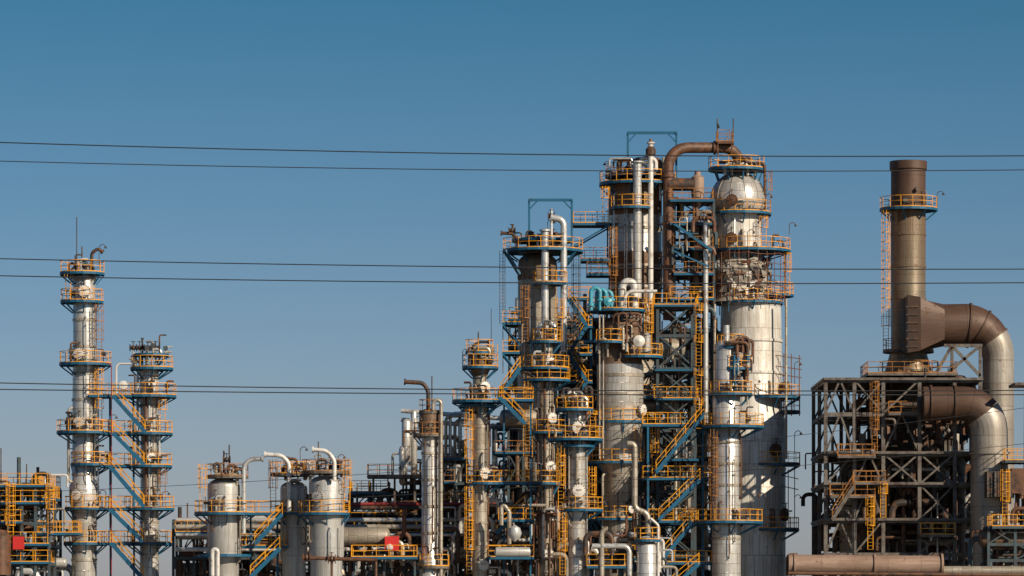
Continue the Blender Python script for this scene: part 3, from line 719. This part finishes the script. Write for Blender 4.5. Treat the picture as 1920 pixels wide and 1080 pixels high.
def quadbox(o,mat,xa,xb,ya,yb,za,zb):
    vs=[V(xa,ya[0],za[0]),V(xa,ya[1],za[0]),V(xa,ya[1],za[1]),V(xa,ya[0],za[1]),V(xb,yb[0],zb[0]),V(xb,yb[1],zb[0]),V(xb,yb[1],zb[1]),V(xb,yb[0],zb[1])]
    o.add(mat,vs,[(0,1,2,3),(7,6,5,4),(0,4,5,1),(1,5,6,2),(2,6,7,3),(3,7,4,0)])
# square-to-round transition piece
A=[];B=[];n=40
for j in range(n):
    a=2*math.pi*j/n; ca,sa=math.cos(a),math.sin(a); m_=max(abs(ca),abs(sa))
    A.append(V(X(1722,7),7+2.2*ca/m_,(Z(660,7)+Z(560,7))/2+2.5*sa/m_)); B.append(V(X(1768,7),7+2.02*ca,Z(610,7)+2.02*sa))
o.add('duct_rust',A+B,[(j,(j+1)%n,n+(j+1)%n,n+j) for j in range(n)],[((j*.3,0),(j*.3+.3,0),(j*.3+.3,2),(j*.3,2)) for j in range(n)])
quadbox(o,'duct_rust',X(1698,7),X(1722,7),(4.8,12),(4.8,9.2),(Z(664,7),Z(556,7)),(Z(660,7),Z(560,7)))
for r in(575,590,605,620,635,650): o.beam('dark_pipe',P(1699,r,4.75),P(1722,r,4.75),.1,.14)
cc=P(1812,672,7); arc=[]
for k in range(21):
    t=math.pi/2*(1-k/20); arc.append(V(cc.x+62*s(7)*math.cos(t)*.96,7,cc.z+62*s(7)*math.sin(t)))
o.tube('duct_rust',[P(1766,610,7)]+arc[:13],[2.02]+[2.05-.035*i for i in range(13)],40,cap=False)
o.tube('duct_tan',arc[12:]+[P(1871.5,840,7),V(X(1871.5,7),7,0)],[1.62-.015*i for i in range(9)]+[1.5,1.5],40,cap=False)
for i,rr in((1,2.16),(6,1.98),(12,1.74)):
    d=(arc[i+1]-arc[i-1]).normalized(); o.lathe('duct_rust',arc[i],d,[(rr-.2,-.1),(rr,-.1),(rr,.1),(rr-.2,.1)],40)
o.finish()
o=Obj('flue_duct'); y=-2
cc=P(1803,809,y); arc=[]
for k in range(17):
    t=math.pi/2*(1-k/16); arc.append(V(cc.x+52*s(y)*math.cos(t),y,cc.z+52*s(y)*math.sin(t)))
o.tube('duct_rust',[P(1730,757,y)]+arc[:10],[1.6]+[1.6+.012*i for i in range(10)],36)
o.tube('duct_tan',arc[9:]+[P(1855,900,y),V(X(1855,y),y,0)],[1.71]*8+[1.76,1.76],36,cap=False)
for px in(1745,1790): o.lathe('duct_rust',P(px,757,y),V(1,0,0),[(1.6,-.1),(1.75,-.1),(1.75,.1),(1.6,.1)],36)
for r in(850,960): o.lathe('duct_tan',P(1855,r,y),V(0,0,1),[(1.76,-.1),(1.9,-.1),(1.9,.1),(1.76,.1)],36)
o.finish()
# ================================================================== heater structure
o=Obj('furnace_steel_structure'); ym=0
xs=[X(p,0) for p in(1548,1602,1656,1724,1790,1838)]
frame(o,xs,[0,8,16],sorted(Z(r,0) for r in(712,775,850,908,975,1038)),'steel_brown',.34,.75,False)
for r in(712,850,908,975): deck(o,[V(xs[0]-.2,-.4,Z(r)+.15),V(xs[-1]+.2,-.4,Z(r)+.15),V(xs[-1]+.2,16.4,Z(r)+.15),V(xs[0]-.2,16.4,Z(r)+.15)],'rail_rust','steel_brown',rails=False)
rect(o,1620,1786,705,3,12,'rail_rust','steel_brown')
for a,b,r in((1556,1640,930),(1600,1660,905),(1665,1720,775),(1725,1790,1003),(1570,1640,855)): rect(o,a,b,r,-1.5,0,R.choice(('yellow','rail_rust')),'steel_brown')
clutter(o,xs[0],xs[-1],1,14,6,Z(840),95,80,5,.35,['rusty_pipe','dark_pipe','alu_rusty','alu_old','steel_brown','dark_pipe','pipe_silver'])
clutter(o,xs[1],xs[-1],1,14,Z(840),Z(720),40,32,2,.35,['rusty_pipe','dark_pipe','steel_brown'])
for px,hw,top in((1600,26,885),(1650,20,905)): shell(o,px,6,[(top,hw,'alu_old')],'alu_old')
for px,hw,top in((1700,38,800),(1770,30,900)): shell(o,px,9,[(top,hw,'duct_rust')],'duct_rust')
for a,b,t,ya,yb in((1664,1786,735,10,14),(1590,1658,860,11,15),(1786,1834,870,9,14)):
    o.box('dark_pipe',X(a,ya),X(b,ya),ya,yb,0,Z(t,ya))
    for i in range(int((b-a)/9)): o.beam('steel_brown',V(X(a+4+i*9,ya),ya-.1,0),P(a+4+i*9,t,ya-.1),.1,.14)
for a,b,c,d in((1785,648,1838,705),(1838,648,1770,705),(1785,648,1752,705),(1838,648,1838,712),(1785,648,1785,712)): 
    for yy in(4.5,9.5): o.beam('steel_brown',P(a,b,yy),P(c,d,yy),.28)
for yy in(4.5,9.5): o.beam('steel_brown',P(1770,648,yy),P(1842,648,yy),.3)
ladder(o,1656,905,970,-1.2); ladder(o,1632,930,1030,-1.8); ladder(o,1640,715,850,-1,'rail_rust')
stair(o,1560,975,1600,912,-1.2,rail='rail_rust',frame='steel_brown')
o.finish()
o=Obj('economizer_unit'); y=-6
o.box('dark_pipe',X(1850,y),X(1896,y),y-1,y+2,Z(932,y),Z(884,y)); o.box('rusty_pipe',X(1897,y),X(1980,y),y,y+4,Z(925,y),Z(878,y))
for px in(1852,1866,1880,1894): o.beam('steel_brown',P(px,932,y-1.1),P(px,884,y-1.1),.12,.2)
rect(o,1856,1990,988,y-2,y+2,'yellow','steel_grey'); rect(o,1880,1990,865,y,y+4,'yellow','steel_grey')
frame(o,[X(p,y) for p in(1850,1900,1960)],[y-1.5,y+2],sorted(Z(r,y) for r in(988,1020,1050)),'steel_grey',.25,.5)
clutter(o,X(1850,y),X(1980,y),y-1,y+3,6,Z(990,y),24,22,2,.25); ladder(o,1885,880,985,y-2)
clutter(o,X(1890,y),X(1985,y),y,y+3,Z(980,y),Z(880,y),12,12,0,.2)
o.box('steel_brown',X(1903,y),X(1990,y),y,y+5,Z(722,y),Z(717,y)); o.beam('steel_brown',V(X(1925,y),y+2,0),P(1925,722,y+2),.4)
o.finish()
o=Obj('transfer_pipeline'); y=-12
o.tube('pipe_pink',[P(1478,1058,y),P(1766,1060,y)],.88,28); o.tube('alu_old',[P(1766,1070,y),P(1990,1070,y)],.42,20)
for px in(1490,1640,1766): o.lathe('pipe_pink',P(px,1059,y),V(1,0,0),[(.88,-.1),(1.02,-.1),(1.02,.1),(.88,.1)],28)
for px in(1520,1600,1700,1830,1950): o.beam('steel_grey',V(X(px,y),y,0),P(px,1080,y),.4)
o.tube('rusty_pipe',[P(1478,1075,y-1),P(1990,1079,y-1)],.15,8)
for px in(1476,1483): o.tube('rusty_pipe',[P(px,1080,y),P(px,1040,y),P(px+12,1040,y)],.15,8,bend=.4)
o.finish()
# ================================================================== power lines
def line(rows,y,r):
    o=Obj('power_line'); r0,r1,r2=rows; a=(r2-2*r1+r0)/2; b=(r2-r0)/2
    pts=[]
    for k in range(-30,45):
        px=k*100+960; t=(px-960)/960; pts.append(P(px,r1+b*t+a*t*t,y))
    o.tube('wire',pts,r,5); o.finish()
yl=-120
for rows,r in [((267,289,292),.038),((302,319,318.5),.030),((485,501,504.5),.036),((517,530,530),.036),((718,731,732),.036),((730,739,740),.036)]: line(rows,yl,r)
for rows in [((925,868,765),),((960,915,832),)]: line(rows[0],-60,.022)
for px in(-2040,5360):
    o=Obj('transmission_pylon'); x=X(px,yl)
    for sx in(-1,1):
        for sy in(-1,1): o.beam('steel_grey',V(x+sx*4,yl+sy*4,0),V(x+sx*.7,yl+sy*.7,46),.3)
    for k in range(9):
        z=k*5;w=4-3.3*z/46;w2=4-3.3*(z+5)/46
        for sy in(-1,1): o.beam('steel_grey',V(x-w,yl+sy*w,z),V(x+w2,yl+sy*w2,z+5),.15); o.beam('steel_grey',V(x+w,yl+sy*w,z),V(x-w2,yl+sy*w2,z+5),.14)
        for sx in(-1,1): o.beam('steel_grey',V(x+sx*w,yl-w,z),V(x+sx*w2,yl+w2,z+5),.15)
    for z in(22,30,38,44): o.beam('steel_grey',V(x,yl-5,z),V(x,yl+5,z),.35)
    o.finish()
# ================================================================== ground
m,nt,b=nodes('ground_gravel')
ob=N(nt,'ShaderNodeNewGeometry').outputs['Position']
col=mix(nt,ramp(nt,noise(nt,ob,.03,6),[(.42,0),(.58,1)]),(.16,.145,.12),(.06,.075,.035))
col=mix(nt,noise(nt,ob,1.5,6),col,(.12,.11,.095)); nt.links.new(col,b.inputs['Base Color']); b.inputs['Roughness'].default_value=.95
me=bpy.data.meshes.new('ground'); S=9000
me.from_pydata([(-S,-S,0),(S,-S,0),(S,S,0),(-S,S,0)],[],[(0,1,2,3)]); me.materials.append(m)
bpy.context.scene.collection.objects.link(bpy.data.objects.new('ground',me))
m,nt,b=nodes('concrete'); ob=N(nt,'ShaderNodeNewGeometry').outputs['Position']
nt.links.new(mix(nt,noise(nt,ob,.6,6),(.15,.14,.13),(.24,.225,.21)),b.inputs['Base Color']); b.inputs['Roughness'].default_value=.9
me=bpy.data.meshes.new('plant_pavement')
me.from_pydata([(-70,-25,.004),(75,-25,.004),(75,45,.004),(-70,45,.004)],[],[(0,1,2,3)]); me.materials.append(m)
bpy.context.scene.collection.objects.link(bpy.data.objects.new('plant_pavement',me))
# ================================================================== light
el=math.radians(28); az=math.radians(46)
sd=V(math.sin(az)*math.cos(el),-math.cos(az)*math.cos(el),math.sin(el))
L=bpy.data.lights.new('sun','SUN'); L.energy=5.0; L.angle=math.radians(.5); L.color=(1,.87,.68)
lo=bpy.data.objects.new('sun',L); lo.rotation_euler=(-sd).to_track_quat('-Z','Y').to_euler(); lo.location=(60,-60,90)
bpy.context.scene.collection.objects.link(lo)
w=bpy.data.worlds.new('World'); bpy.context.scene.world=w; w.use_nodes=True; nt=w.node_tree
bg=nt.nodes['Background']; sk=N(nt,'ShaderNodeTexSky',sky_type='NISHITA'); sk.sun_disc=False
sk.sun_elevation=el; sk.sun_rotation=math.atan2(sd.x,sd.y); sk.altitude=0; sk.air_density=1.0; sk.dust_density=.6; sk.ozone_density=2.5
tc=N(nt,'ShaderNodeTexCoord'); sx=N(nt,'ShaderNodeSeparateXYZ'); nt.links.new(tc.outputs['Generated'],sx.inputs[0])
f=1/1.2
rp=ramp(nt,sx.outputs['Z'],[(.0,(.90*f,.88*f,1.2*f)),(.04,(.74*f,.80*f,1.08*f)),(.08,(.53*f,.70*f,.95*f)),(.15,(.22*f,.55*f,.72*f)),(.35,(.26*f,.52*f,.74*f))])
nt.links.new(mix(nt,1.0,sk.outputs[0],rp,'MULTIPLY'),bg.inputs[0]); bg.inputs[1].default_value=.07/f
# ================================================================== camera
cam=bpy.data.cameras.new('camera'); co=bpy.data.objects.new('camera',cam); bpy.context.scene.collection.objects.link(co)
co.location=(0,-D,CZ); co.rotation_euler=(math.pi/2,0,0); cam.sensor_width=36; cam.lens=36*D/96; cam.shift_y=(HR-540)/1920
cam.clip_start=1; cam.clip_end=20000
bpy.context.scene.camera=co
bpy.context.scene.view_settings.view_transform='Standard'; bpy.context.scene.view_settings.look='None'
print('VERTS',sum(len(m.vertices) for m in bpy.data.meshes))
